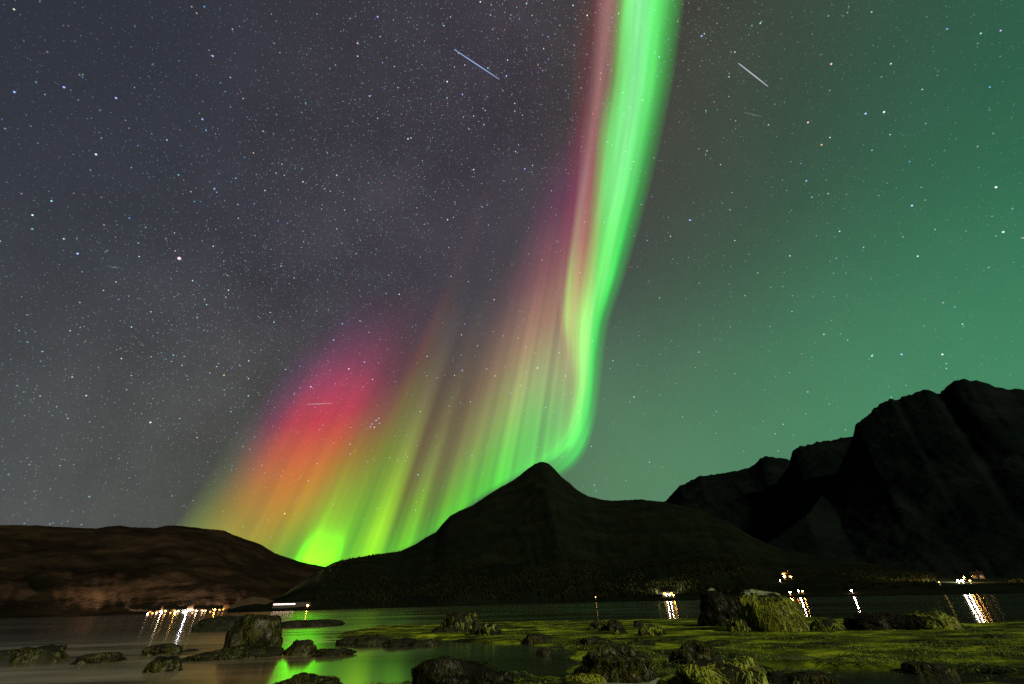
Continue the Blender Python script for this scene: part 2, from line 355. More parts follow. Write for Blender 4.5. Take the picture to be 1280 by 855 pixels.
# ------------------------------------------------------------------ tidal flat: a sheet of weed and mud just breaking the water, with pools
def gpx(x, y): q = on_plane(x, y); return q.x, q.y
POOLS = []      # centre, half-widths, depth
for (x, y, hw, y1, y2, dep) in ((590, 818, 95, 806, 838, .30), (660, 826, 60, 806, 846, .25), (785, 850, 50, 843, 862, .18), (1090, 845, 100, 834, 862, .16), (835, 822, 10, 815, 830, .1), (430, 830, 130, 802, 868, .3), (1220, 848, 60, 838, 862, .1), (1040, 803, 60, 799.5, 807, .09), (880, 806, 40, 802, 811, .08), (1190, 813, 50, 808, 819, .09), (660, 789, 40, 786, 792, .07), (1000, 822, 34, 816, 829, .08)):
    c = gpx(x, y); a = gpx(x - hw, y); b1 = gpx(x, y1); b2 = gpx(x, y2)
    POOLS.append((c[0], (b1[1] + b2[1]) / 2, abs(c[0] - a[0]), abs(b1[1] - b2[1]) / 2, dep))
edge_pts = [on_plane(x, y) for x, y in ((330, 803), (420, 798), (440, 789), (480, 782.5), (560, 780), (640, 778), (740, 776.5), (860, 774), (1000, 772), (1150, 778), (1210, 783), (1280, 778), (1400, 774))]
ea = np.array([math.atan2(q.x, q.y) for q in edge_pts]); edd = np.array([math.hypot(q.x, q.y) for q in edge_pts])
def flat_z(x, y):
    a = math.atan2(x, y); d = math.hypot(x, y)
    De = float(np.interp(a, ea, edd))
    s = (De - d) / 3.0                                     # metres inside the far edge, softened
    lft = (a - azel(445, 800)[0]) / .05
    z = .06 * math.tanh(min(s, lft + 0.2)) + .02
    if s < -1 or lft < -1: z -= .06 * max(-1 - s, -1 - lft, 0)
    z += .045 * fbm(x * .22, y * .4, 2.0, 5) + .03 * fbm(x * 1.3, y * 1.3, 9.0, 4)
    for (cx, cy, rx, ry, dep) in POOLS:
        u = ((x - cx) / rx) ** 2 + ((y - cy) / ry) ** 2
        u *= 1 + .9 * fbm(x * .55, y * .8, 11.0, 4)
        if 0 <= u < 3: z -= dep * math.exp(-u * u * .9)
    return z
fv, ff = [], []
As = np.arange(azel(330, 800)[0], azel(1420, 790)[0], .0042); Dd = 5.0 * (70 / 5.0) ** np.linspace(0, 1, 230)
for a in As:
    for d in Dd:
        x, y = d * math.sin(a), d * math.cos(a); fv.append((x, y, flat_z(x, y)))
nD = len(Dd)
for i in range(len(As) - 1):
    for j in range(nD - 1):
        k = i * nD + j; ff.append((k, k + nD, k + nD + 1, k + 1))
m_flat = noisy('wet weed covered mud', [(.003, .004, .001), (.040, .056, .003), (.20, .25, .012)], .55, .95, .04, .7, 9.0, stretch=(.55, .9, 1), bdist=.04, lo_pos=.05)
o = link_mesh('tidal_flat', fv, ff, m_flat, smooth=True); tag(o, kind='structure')
flat_bvh = BVHTree.FromPolygons(fv, ff)
# beach the photographer stands on (below the picture)
bv, bf = [], []
nb = 60
for i in range(nb + 1):
    for j in range(41):
        x = -60 + 120 * i / nb; y = -40 + 44 * j / 40
        z = (-.35 + (4 - y) * .09 if y > -12 else 1.09 + (-12 - y) * .03) + .06 * fbm(x * .5, y * .5, 1)
        bv.append((x, y, z - .2 if y > 3 else min(z, .35 + .02 * (4 - y)) if y > -3 else z * .5))
for i in range(nb):
    for j in range(40):
        k = i * 41 + j; bf.append((k, k + 41, k + 42, k + 1))
m_beach = noisy('dark shingle', [(.03, .028, .022), (.09, .08, .06)], 1.2, .9, .2, .6, 8)
o = link_mesh('beach', bv, bf, m_beach, smooth=True); tag(o, kind='structure')

# ------------------------------------------------------------------ seaweed strands
m_weed_lit = noisy('lit yellow green bladder weed', [(.016, .018, .002), (.066, .086, .006), (.155, .185, .016)], 2.2, .5, .18, per_island=.75, detail=4)  # brighter copy of the weed, catching the light is put into its colour
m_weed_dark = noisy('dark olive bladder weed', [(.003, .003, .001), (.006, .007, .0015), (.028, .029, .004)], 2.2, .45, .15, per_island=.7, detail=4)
m_weed_shade_black = noisy('shade black bladder weed', [(.001, .001, .0006), (.004, .004, .001), (.012, .012, .003)], 2.2, .5, .12, per_island=.7, detail=4)  # weed blackened in colour for the shade on tall boulder and long rock
m_rock = noisy('wet dark rock', [(.002, .002, .0015), (.006, .0065, .004), (.015, .016, .010)], 2.0, .75, .08, .6, 9, bdist=.05)
m_rock_shade_black = noisy('shade black rock', [(.0015, .0015, .0012), (.004, .004, .003), (.008, .008, .006)], 2.0, .8, .05, .6, 9, bdist=.05)  # same shade painted into the stone under that weed
m_lichen = noisy('pale bare rock', [(.10, .12, .08), (.16, .19, .13)], 5.0, .8, .2, .4, 20, bdist=.02)

def ribbon(V, Fc, pts, nrm, w):
    """a strand through pts, as wide as w in the middle and pointed at the tip"""
    b = len(V); n = len(pts)
    for i, (p, q) in enumerate(zip(pts, nrm)):
        d = (pts[min(i + 1, n - 1)] - pts[max(i - 1, 0)])
        s = d.cross(q)
        if s.length < 1e-6: s = Vector((1, 0, 0))
        s.normalize(); t = i / (n - 1); ww = w * (1 - .75 * t ** 2) * .5
        V.append(p - s * ww); V.append(p + s * ww)
    for i in range(n - 1): Fc.append((b + 2 * i, b + 2 * i + 1, b + 2 * i + 3, b + 2 * i + 2))

# short blades lying over the flat
TV, TF, DV, DF = [], [], [], []
for _ in range(22000):
    x = random.uniform(425, 1290); u = random.random() ** 1.15
    hy = 776 - (x - 640) * .012
    y = hy + 85 * u
    d = ray(x, y); h = flat_bvh.ray_cast(CAM, d)
    if h[0] is None or h[0].z < .012: continue
    if fbm(h[0].x * .35, h[0].y * .9, 5.0, 4) < .0: continue
    a = random.gauss(0, .9) + (0 if random.random() < .5 else math.pi); ln = random.uniform(.06, .22); c = h[0]
    dv = Vector((math.cos(a), math.sin(a), 0)); pts = []
    lift = random.uniform(.01, .07)
    for k in range(4):
        q = c + dv * ln * k / 3 + Vector((random.uniform(-.02, .02), random.uniform(-.02, .02), 0))
        q.z = c.z + lift * math.sin(math.pi * (k + .4) / 3.6); pts.append(q)
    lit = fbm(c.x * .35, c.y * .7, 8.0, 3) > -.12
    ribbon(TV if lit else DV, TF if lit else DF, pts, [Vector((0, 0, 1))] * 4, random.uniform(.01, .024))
for _ in range(120):
    x = random.uniform(445, 1290); u = random.random() ** 1.3; y = 777 - (x - 640) * .012 + 82 * u
    h0 = flat_bvh.ray_cast(CAM, ray(x, y))
    if h0[0] is None or h0[0].z < -.02: continue
    c0 = h0[0]; R_ = random.uniform(.25, .9); H_ = random.uniform(.05, .14) * (R_ + .3); tone = random.random() < .45
    for _k in range(int(60 + 120 * R_)):
        a = random.uniform(0, 2 * math.pi); rr_ = R_ * math.sqrt(random.random()); ca = Vector((math.cos(a), math.sin(a), 0))
        ln = random.uniform(.06, .2); pts = []; a2 = a + random.gauss(0, .7); dv = Vector((math.cos(a2), math.sin(a2), 0))
        for k in range(4):
            q = c0 + ca * rr_ + dv * ln * k / 3
            t_ = (Vector((q.x - c0.x, q.y - c0.y, 0)).length / R_)
            q.z = c0.z + H_ * max(0, 1 - t_ * t_) + .02 + random.uniform(0, .02); pts.append(q)
        lit = tone if random.random() < .8 else not tone
        ribbon(TV if lit else DV, TF if lit else DF, pts, [Vector((0, 0, 1))] * 4, random.uniform(.012, .028))
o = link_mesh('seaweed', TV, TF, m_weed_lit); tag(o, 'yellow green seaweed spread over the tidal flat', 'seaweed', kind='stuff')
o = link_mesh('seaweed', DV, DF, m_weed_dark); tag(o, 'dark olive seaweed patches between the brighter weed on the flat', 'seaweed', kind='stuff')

# ------------------------------------------------------------------ rocks
def rock(cx, base_y, wpx, top_y, label, seed, e=.85, depth=.8, mat=None, weed=None, strands=300, rough=.16, lean=0.0, slope=0.0, wlen=.45, ww=.022, bare=.0, cover=-.05, name='rock', cat='rock', group='weed covered rocks on the shore', cap=False, face='any'):
    mat = mat or m_rock; weed = weed or m_weed_dark
    g = on_plane(cx, base_y, .02); wl, wr = on_plane(cx - wpx / 2, base_y, .02), on_plane(cx + wpx / 2, base_y, .02)
    w = (wr - wl).length; dh = Vector((g.x, g.y, 0)).normalized(); dp = w * depth
    c = g + dh * dp * .42
    Dc = math.hypot(c.x, c.y)
    px = cx; az_, el = azel(px, top_y)
    top = CAMZ + Dc * math.tan(el); h = max(top - .0, .06)
    zr = math.atan2(-dh.x, dh.y)
    bm = bmesh.new(); bmesh.ops.create_icosphere(bm, subdivisions=5 if wpx > 60 else 4, radius=1)
    k = 1.6
    for v in bm.verts:
        q = v.co.normalized()
        s = [math.copysign(abs(t) ** e, t) for t in q]
        n1 = fbm(q.x * k, q.y * k, q.z * k + seed * 7.3, 5); n2 = fbm(q.x * 5, q.y * 5, q.z * 5 + seed, 4)
        f = 1 + rough * n1 * 1.5 + rough * .35 * n2
        z = s[2]
        if z < -.25: z = -.25
        v.co = Vector((s[0] * f * w / 2 + lean * w * max(z, 0), s[1] * f * dp / 2, z * f * h * (1 + slope * s[0])))
    # bring the top to its height
    mz = max(v.co.z for v in bm.verts); 
    for v in bm.verts: v.co.z *= h / mz
    bmesh.ops.rotate(bm, verts=bm.verts, cent=(0, 0, 0), matrix=Matrix.Rotation(zr, 3, 'Z'))
    o = from_bm(name, bm, mat, smooth=True); o.location = (c.x, c.y, 0.0)
    tag(o, label, cat, group)
    if cap:
        me = o.data; me.materials.append(m_lichen)
        for pf in me.polygons:
            if pf.center.z > h * cap and pf.normal.z > .35 and fbm(pf.center.x * 3, pf.center.y * 3, seed, 3) > -.15: pf.material_index = 1
    # weed hanging down its sides
    me = o.data; vs2 = [v.co.copy() for v in me.vertices]; ps = [tuple(p.vertices) for p in me.polygons]
    bv_ = BVHTree.FromPolygons(vs2, ps)
    V, Fc = [], []
    polys = [p for p in me.polygons if p.center.z > .02]
    wts = [p.area for p in polys]
    for p in random.choices(polys, weights=wts, k=int(strands * 1.8)):
        c0 = p.center + Vector((random.uniform(-.05, .05), random.uniform(-.05, .05), 0))
        if fbm(c0.x * 1.7 + seed, c0.y * 1.7, c0.z * 1.7, 3) < cover: continue
        if bare and c0.z > h * (1 - bare) and random.random() < .85: continue
        pts, nr = [], []; q = c0; sl = wlen * random.uniform(.5, 1.3) / 5; lift = random.uniform(.004, .032) * (w ** .5)
        wob = random.gauss(0, .55)
        for s_ in range(6):
            f = bv_.find_nearest(q)
            if f[0] is None: break
            nn = f[1]; up = lift * (1 - .1 * s_) * (.35 + .65 * math.sin(math.pi * min(1, (s_ + .6) / 5)))
            pts.append(f[0] + nn * up + Vector((0, 0, 0))); nr.append(nn)
            dn = Vector((0, 0, -1)) - nn * (-nn.z)
            out = Vector((f[0].x, f[0].y, 0)).normalized() * .4 if nn.z > .8 else Vector()
            dn = dn + out
            if dn.length < 1e-4: dn = Vector((random.uniform(-1, 1), random.uniform(-1, 1), 0))
            dn.normalize(); side = dn.cross(nn)
            q = f[0] + (dn + side * wob).normalized() * sl
            if q.z < .0: q.z = .01
        if len(pts) > 2: ribbon(V, Fc, pts, nr, ww * random.uniform(.6, 1.4))
    if V:
        s = link_mesh('seaweed', V, Fc, weed, o)
        s['kind'] = 'stuff'
    return o

G1 = 'weed covered rocks on the shore'
rock(907, 785, 70, 734, 'tall shade-black boulder with a pointed top beside the square mossy boulder', 1, weed=m_weed_shade_black, mat=m_rock_shade_black, e=.95, depth=.7, strands=900, rough=.14, lean=.0, cap=.93, wlen=.5, cover=-.5)
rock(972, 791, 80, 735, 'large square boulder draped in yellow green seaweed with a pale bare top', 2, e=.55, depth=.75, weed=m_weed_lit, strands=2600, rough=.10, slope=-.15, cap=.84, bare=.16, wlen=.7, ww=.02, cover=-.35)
rock(926, 791, 38, 769, 'small rounded rock at the foot of the tall shade-black boulder', 3, weed=m_weed_lit, strands=300, wlen=.3, cover=-.1)
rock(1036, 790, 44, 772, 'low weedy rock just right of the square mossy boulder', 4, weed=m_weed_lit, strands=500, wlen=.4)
rock(1108, 790, 110, 764.5, 'long low dark rock under shade-black seaweed at the water edge', 5, weed=m_weed_shade_black, mat=m_rock_shade_black, depth=.45, strands=1500, wlen=.4, rough=.2)
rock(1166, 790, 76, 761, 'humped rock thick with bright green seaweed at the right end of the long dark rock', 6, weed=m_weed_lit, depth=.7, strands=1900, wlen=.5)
rock(577, 791, 44, 762.5, 'lone peaked boulder with patchy moss on the far edge of the flat', 7, e=.95, weed=m_weed_lit, strands=420, cover=.02, wlen=.35, rough=.2)
rock(556, 792, 30, 783, 'small black rock against the left foot of the peaked boulder', 8, strands=150, wlen=.2)
rock(596, 795, 15, 776, 'narrow dark stone leaning on the right side of the peaked boulder', 9, strands=100, wlen=.2)
rock(612, 795.5, 26, 778, 'round mossy stone standing just right of the peaked boulder', 10, weed=m_weed_lit, strands=260, wlen=.25)
rock(315, 818, 52, 767, 'big stump shaped rock hung with dark seaweed in the shallow water', 11, e=.6, depth=.9, strands=1900, rough=.12, wlen=.8, ww=.028)
rock(276, 824, 76, 808, 'low weedy rock shelf spreading left from the foot of the stump shaped rock', 12, depth=.5, strands=900, slope=.6, wlen=.4)
rock(324, 821, 44, 808, 'mound of olive seaweed at the right foot of the stump shaped rock', 13, depth=.6, strands=500, wlen=.35)
rock(386, 783, 54, 774.5, 'smooth low brown skerry in the water behind the small cone of weed', 14, depth=.35, strands=0, rough=.1)
rock(284, 787, 48, 769, 'brown rounded skerry partly hidden behind the stump shaped rock', 15, depth=.5, strands=0, rough=.1)
rock(376, 818, 31, 799, 'small cone of seaweed standing in the bright green reflection', 16, depth=.9, strands=420, wlen=.35)
rock(417, 819, 40, 810, 'flat jagged rock in the water right of the small cone of weed', 17, depth=.5, strands=300, wlen=.2, rough=.28)
rock(47, 825, 38, 807, 'bushy seaweed mound at the far left of the bay', 18, depth=.7, strands=800, wlen=.4)
rock(7, 823, 20, 812, 'dark weedy rock cut by the left edge of the picture', 19, depth=.7, strands=400, wlen=.3)
rock(121, 828, 42, 816, 'low sprawling seaweed mound alone in the pale water', 20, depth=.5, strands=600, wlen=.35)
rock(202, 818, 34, 804.5, 'small flat topped weed mound below the white streetlamps', 21, depth=.6, strands=420, wlen=.3)
rock(203, 839, 33, 820, 'round seaweed clump nearest the camera among those below the village', 22, depth=.8, strands=520, wlen=.3)
rock(236, 814, 16, 811.5, 'thin dark stone barely breaking the water left of the weedy rock shelf', 23, depth=.5, strands=40, wlen=.15)
rock(574, 880, 136, 819, 'broad black seaweed mound in the foreground of the dark pool', 24, weed=m_weed_shade_black, mat=m_rock_shade_black, depth=.7, strands=3200, wlen=.45, ww=.018, rough=.22)
rock(384, 872, 74, 841, 'dark seaweed mound at the bottom edge in the green reflection', 25, depth=.7, strands=1100, wlen=.35, ww=.018, rough=.2)
rock(774, 851, 102, 805, 'ragged brown seaweed rock behind the pale sand pool', 26, depth=.6, strands=2400, wlen=.45, ww=.02, rough=.24)
rock(872, 838, 62, 800, 'rounded boulder shaggy with hanging brown seaweed', 27, depth=.8, strands=1900, wlen=.5, ww=.02, rough=.16)
rock(900, 872, 120, 822, 'yellowish seaweed heap in the foreground below the shaggy boulder', 28, depth=.55, weed=m_weed_lit, strands=2200, wlen=.45, ww=.02, rough=.26, cover=-.05)
rock(752, 790, 32, 775, 'mossy stone with a flat lit face among the far rubble', 29, weed=m_weed_lit, strands=220, wlen=.25)
rock(769, 791, 22, 774, 'pointed dark stone in the middle of the far rubble', 30, strands=160, wlen=.25)
rock(799, 786, 13, 775, 'small angular stone with a lit yellow face in the far rubble', 31, strands=0, mat=m_lichen and m_rock, e=.6)
rock(816, 797, 36, 780, 'round stone capped with moss in front of the angular yellow stone', 32, weed=m_weed_lit, strands=330, cover=-.1, wlen=.3)
rock(777, 796, 18, 785, 'small smooth green stone between the pointed and the round stone', 33, weed=m_weed_lit, strands=160, wlen=.2)
rock(745, 809, 44, 796, 'low tangled weed mound in front of the far rubble', 34, depth=.6, strands=600, wlen=.3)
rock(805, 810, 38, 799, 'dark flattened rock behind the ragged brown seaweed rock', 35, depth=.6, strands=450, wlen=.3)
rock(671, 804, 34, 791, 'black rock at the far edge of the dark pool', 36, depth=.6, strands=360, wlen=.25)
rock(680, 819, 17, 809, 'tiny black rock standing in the dark pool', 37, depth=.7, strands=130, wlen=.2)
rock(462, 806, 40, 793, 'weedy ledge at the left tip of the tidal flat', 38, depth=.5, strands=450, wlen=.3)
rock(440, 805, 30, 795, 'dark ledge end touching the green water', 39, depth=.5, strands=260, wlen=.25)
rock(500, 808, 38, 797.5, 'low black stone on the ledge above the green pool', 40, depth=.5, strands=400, wlen=.25)
rock(530, 807, 34, 799, 'brown weed lump on the ledge between green pool and peaked boulder', 41, depth=.5, strands=360, wlen=.25)
rock(1162, 842, 58, 826.5, 'low dark weed hump on the bright flat at lower right', 42, depth=.6, strands=700, wlen=.3, ww=.018)
rock(1000, 862, 96, 838, 'long dark weed bank along the bottom edge right of the yellowish heap', 43, depth=.45, strands=1300, wlen=.4, ww=.018)
rock(1244, 800, 32, 793, 'small wet stone near the right edge of the flat', 44, depth=.6, strands=160, wlen=.2)
rock(735, 853, 56, 843, 'weed clump at the left end of the pale sand pool', 45, depth=.5, weed=m_weed_lit, strands=500, wlen=.3, ww=.018)

# pale sand showing through the shallow pool
c = on_plane(785, 851); sv = [(c.x, c.y, .012)]; sf = []
for i in range(48):
    a = 2 * math.pi * i / 48; k = 1 + .25 * fbm(math.cos(a) * 1.5, math.sin(a) * 1.5, 4)
    sv.append((c.x + 1.15 * k * math.cos(a), c.y + 1.0 * k * math.sin(a), .004)); sf.append((0, 1 + i, 1 + (i + 1) % 48))
o = link_mesh('sand', sv, sf, noisy('pale wet sand', [(.10, .13, .10), (.17, .20, .16)], 3, .5, .4, .2, 14), smooth=True); tag(o, kind='structure')

# ------------------------------------------------------------------ lamps and houses along the shores
m_pole = material('grey steel', (.15, .15, .15), .5, .5)
LG = {'white': (1.0, .80, .54), 'cool': (.92, .95, 1.0), 'orange': (1.0, .42, .08), 'amber': (1.0, .55, .12), 'pink': (1.0, .62, .52)}
_gm = {}
def gm(c, s):
    if (c, s) not in _gm: _gm[(c, s)] = glow(f'lamp light {c}', LG[c], s)
    return _gm[(c, s)]
def lamp(x, y, colour, strength, label, ground=3.0, rad=.45, fill_power=0, group='street lamps along the far shore', name='street_lamp', cat='street lamp'):
    g = hit(x, y + ground); Dh = math.hypot(g.x, g.y)
    hgt = max(CAMZ + Dh * math.tan(azel(x, y)[1]) - g.z, 1.2)
    t = empty(name, g, math.atan2(g.y, g.x), label=label, cat=cat, group=group)
    bm = bmesh.new(); cyl(bm, (0, 0, -.3), (0, 0, hgt + .1), .10, .07); cyl(bm, (0, 0, -.3), (0, 0, .5), .2, .16)
    from_bm('pole', bm, m_pole, t)
    bm = bmesh.new(); cyl(bm, (0, 0, hgt + .05), (-.9, 0, hgt + rad + .12), .06, .05, 8); from_bm('arm', bm, m_pole, t)
    bm = bmesh.new(); bmesh.ops.create_icosphere(bm, subdivisions=2, radius=rad)
    bmesh.ops.transform(bm, matrix=Matrix.Translation((-.9, 0, hgt)) @ Matrix.Diagonal((1, 1, .8, 1)), verts=bm.verts)
    from_bm('lamp_head', bm, gm(colour, strength), t, smooth=True)
    bm = bmesh.new(); cyl(bm, (-.9, 0, hgt + rad * .72), (-.9, 0, hgt + rad + .14), rad * .75, .1, 12); from_bm('cap', bm, m_pole, t)
    if fill_power:                                     # added spot set back from the lamp, brightens the slope like its glow
        l = bpy.data.lights.new('slope_fill', 'SPOT'); l.energy = fill_power; l.color = LG[colour]; l.spot_size = R(165); l.spot_blend = 1.0; l.shadow_soft_size = .3
        b = bpy.data.objects.new('slope_fill', l); C.objects.link(b); b.parent = t; b.location = (9.5, 0, hgt + 1.5)
        b.rotation_euler = Vector((-1, 0, -.25)).to_track_quat('Z', 'Y').to_euler()
    return t
def house(x, y, w, d, h, colour, strength, label, wall=(.016, .013, .010), lit=(1, 1), rot=0.0, name='house', cat='house'):
    g = hit(x, y); rz = math.atan2(g.y, g.x) - math.pi / 2 + rot
    t = empty(name, (g.x, g.y, g.z - .2), rz, label=label, cat=cat, group='houses along the far shore')
    mwall = noisy('painted boards', [tuple(.8 * v for v in wall), wall], .8, .8, .2); mroof = noisy('dark roof', [(.003, .003, .003), (.006, .0055, .005)], 1, .9, .02)
    bm = bmesh.new(); box(bm, (0, d / 2, h / 2), (w, d, h)); 
    gv = [bm.verts.new(p) for p in ((-w / 2, 0, h), (-w / 2, d, h), (-w / 2, d / 2, h + d * .38), (w / 2, 0, h), (w / 2, d, h), (w / 2, d / 2, h + d * .38))]
    bm.faces.new((gv[0], gv[1], gv[2])); bm.faces.new((gv[3], gv[5], gv[4])); from_bm('wall', bm, mwall, t)
    bm = bmesh.new()
    for s in (0, 1):
        y0, y1 = (-.4, d / 2) if s == 0 else (d / 2, d + .4)
        z0, z1 = (h - .3, h + d * .38 + .02) if s == 0 else (h + d * .38 + .02, h - .3)
        q = [bm.verts.new(p) for p in ((-w / 2 - .4, y0, z0), (w / 2 + .4, y0, z0), (w / 2 + .4, y1, z1), (-w / 2 - .4, y1, z1), (-w / 2 - .4, y0, z0 + .22), (w / 2 + .4, y0, z0 + .22), (w / 2 + .4, y1, z1 + .22), (-w / 2 - .4, y1, z1 + .22))]
        for f in ((3, 2, 1, 0), (4, 5, 6, 7), (0, 1, 5, 4), (1, 2, 6, 5), (2, 3, 7, 6), (3, 0, 4, 7)): bm.faces.new([q[i] for i in f])
    rf = from_bm('roof', bm, mroof, t)
    bm = bmesh.new(); box(bm, (w * .22, d * .62, h + d * .42), (.7, .7, 1.6)); from_bm('chimney', bm, mroof, rf)
    bm = bmesh.new(); box(bm, (0, -.04, 1.05), (1.0, .08, 2.1)); from_bm('door', bm, mroof, t)
    dark = _dark
    for i, sx in enumerate((-.32, .32)):
        bm = bmesh.new(); box(bm, (w * sx, -.03, h * .58), (1.7, .06, 1.4)); f = from_bm('window', bm, mwall, t)
        bm = bmesh.new(); box(bm, (w * sx, -.075, h * .58), (1.4, .03, 1.1)); from_bm('pane', bm, gm(colour, strength) if lit[i] else dark, f)
    return t
_dark = material('dark glass', (.01, .01, .012), .1, .5)

KL = .7
lamp(183.7, 767.0, 'white', 60, 'white street lamp at the far left end of the village row')
lamp(189.5, 766.6, 'orange', 10, 'small orange street lamp second from the left end of the village row')
lamp(194.5, 766.0, 'white', 12, 'dim white street lamp third from the left end of the village row')
lamp(200.5, 765.8, 'white', 300, 'strong white street lamp right of the dim white one', fill_power=1980000)
lamp(206.0, 764.0, 'orange', 40, 'orange street lamp between the strong white lamp and the lit white boathouse')
lamp(212.0, 766.0, 'amber', 6, 'faint amber street lamp low on the village waterfront')
lamp(217.8, 765.0, 'orange', 220, 'bright orange street lamp left of the dazzling white floodlight', fill_power=3420000)
lamp(222.2, 763.8, 'amber', 12, 'amber street lamp standing next to the bright orange one')
lamp(232.4, 764.3, 'cool', 1500, 'dazzling cool white floodlight, brightest light of the village', rad=.6, name='floodlight', cat='floodlight', fill_power=1980000)
lamp(239.5, 766.0, 'amber', 6, 'weak amber street lamp just right of the dazzling floodlight')
lamp(244.6, 763.6, 'white', 60, 'lone white street lamp right of the weak amber one', fill_power=1980000)
lamp(252.4, 763.5, 'white', 14, 'left one of the close pair of white street lamps')
lamp(256.0, 763.4, 'amber', 12, 'right one of the close pair of street lamps, slightly amber')
lamp(262.0, 764.6, 'orange', 6, 'weak orange street lamp between the close pair and the last bright lamp')
lamp(267.6, 762.2, 'orange', 140, 'bright orange street lamp toward the right end of the village', fill_power=2700000)
lamp(273.0, 762.2, 'orange', 5, 'small orange street lamp second from the right end of the village')
lamp(278.3, 761.8, 'orange', 5, 'tiny orange street lamp at the very right end of the village')
house(191, 767.6, 6.5, 5.5, 2.6, 'orange', 1.2, 'low cottage with two orange windows at the left end of the village')
house(211, 766.2, 8, 6, 2.8, 'amber', 1.2, 'wide house with amber windows in the middle of the village')
house(225, 766.6, 6, 5.5, 2.6, 'white', 1.2, 'white lit boathouse beside the dazzling floodlight', wall=(.04, .036, .03), name='boathouse', cat='boathouse')
house(247, 765.6, 6.5, 5.5, 2.6, 'orange', 1.2, 'dark cottage with orange windows behind the lone white lamp')
house(259, 765.4, 6, 5, 2.5, 'orange', 1, 'small dark cottage between the close pair of lamps and the last bright lamp', lit=(1, 0))
house(271, 765.0, 6, 5, 2.5, 'amber', 1, 'rightmost village cottage with one amber window', lit=(0, 1))

# the quay shed with its long row of lights, left foot of the pointed mountain
g = hit(364, 759.5)
t = empty('quay_shed', (g.x, g.y, g.z - .2), math.atan2(g.y, g.x) - math.pi / 2, label='long low quay shed with a blazing row of pinkish white lights at the mountain foot', cat='shed')
ms = noisy('corrugated wall', [(.006, .006, .006), (.012, .012, .012)], .7, .7, .3)
bm = bmesh.new(); box(bm, (0, 3, 1.6), (22, 6, 3.2)); from_bm('wall', bm, ms, t)
bm = bmesh.new(); box(bm, (0, 3, 3.35), (23, 7, .25)); from_bm('roof', bm, material('dark sheet roof', (.004, .004, .004), .9, .02), t)
for i in range(6):
    bm = bmesh.new(); box(bm, (-9.6 + 2.1 * i, -.06, 2.1), (1.9, .1, .62)); from_bm('light_panel', bm, gm('pink', 5), t)
bm = bmesh.new(); box(bm, (10, -.05, 1.1), (1.1, .08, 2.1)); from_bm('door', bm, material('door paint', (.06, .03, .02)), t)
lamp(384, 757.6, 'orange', 130 * KL, 'dim orange lamp at the right end of the quay shed', ground=2, fill_power=63000)

# lights of the right hand shore
house(835.5, 745.6, 6.5, 6, 3.0, 'amber', 3, 'small boathouse with glowing amber windows alone on the dark shore', wall=(.03, .024, .016), name='boathouse', cat='boathouse')
lamp(833.2, 742.6, 'white', 520, 'white lamp on the left of the lone glowing boathouse', rad=.35, ground=3, fill_power=225000)
lamp(837.5, 743.4, 'white', 300, 'smaller white lamp on the right of the lone glowing boathouse', rad=.35, ground=3)
lamp(842.5, 745.0, 'orange', 90, 'weak orange lamp by the path right of the lone boathouse', rad=.3, ground=2)
lamp(744.8, 747.0, 'orange', 9, 'solitary tiny orange lamp under the pointed mountain', rad=.3, ground=2)
house(985, 723.0, 5, 4.5, 2.2, 'orange', 2, 'dark farmhouse with faint orange windows up the slope above the square boulder')
lamp(981.5, 720.8, 'orange', 500, 'strong orange yard lamp on the slope beside the dark farmhouse', rad=.45, ground=3.5, fill_power=630000)
lamp(976.0, 725.3, 'pink', 260, 'small pinkish lamp just below the strong orange yard lamp', rad=.3, ground=3)
lamp(989.5, 721.2, 'orange', 120, 'faint orange lamp at the right gable of the dark farmhouse', rad=.3, ground=3)
lamp(988.5, 741.8, 'orange', 500, 'orange shore lamp peeping over the right shoulder of the square boulder', rad=.35, ground=2)
lamp(999.2, 738.8, 'pink', 460, 'pinkish white shore lamp with a long streak right of the square boulder', rad=.35, ground=3)
lamp(1004.0, 739.2, 'orange', 90, 'weak orange lamp beside the pinkish shore lamp', rad=.3, ground=3)
lamp(1065.6, 738.9, 'pink', 300, 'red and white shore lamp above the long dark rock', rad=.35, ground=2.5)
lamp(1175.5, 728.8, 'amber', 5, 'small yellow lamp left of the bright pair on the right shore', rad=.3, ground=2.5)
lamp(1199.5, 725.9, 'white', 420, 'left lamp of the bright white pair on the right shore', rad=.42, ground=4, fill_power=450000)
lamp(1204.8, 725.6, 'white', 420, 'right lamp of the bright white pair on the right shore', rad=.42, ground=4)
lamp(1214.5, 725.8, 'orange', 25, 'orange lamp right of the bright white pair', rad=.35, ground=4, fill_power=225000)
lamp(1206.5, 721.8, 'orange', 130, 'faint orange lamp up the bank above the bright white pair', rad=.3, ground=3)
lamp(1217.0, 720.0, 'orange', 110, 'faintest orange lamp high on the bank above the orange one', rad=.3, ground=3)
house(1224, 723.5, 5, 4, 2.2, 'amber', .3, 'dim house on the bank right of the orange lamp on the right shore', lit=(1, 0))

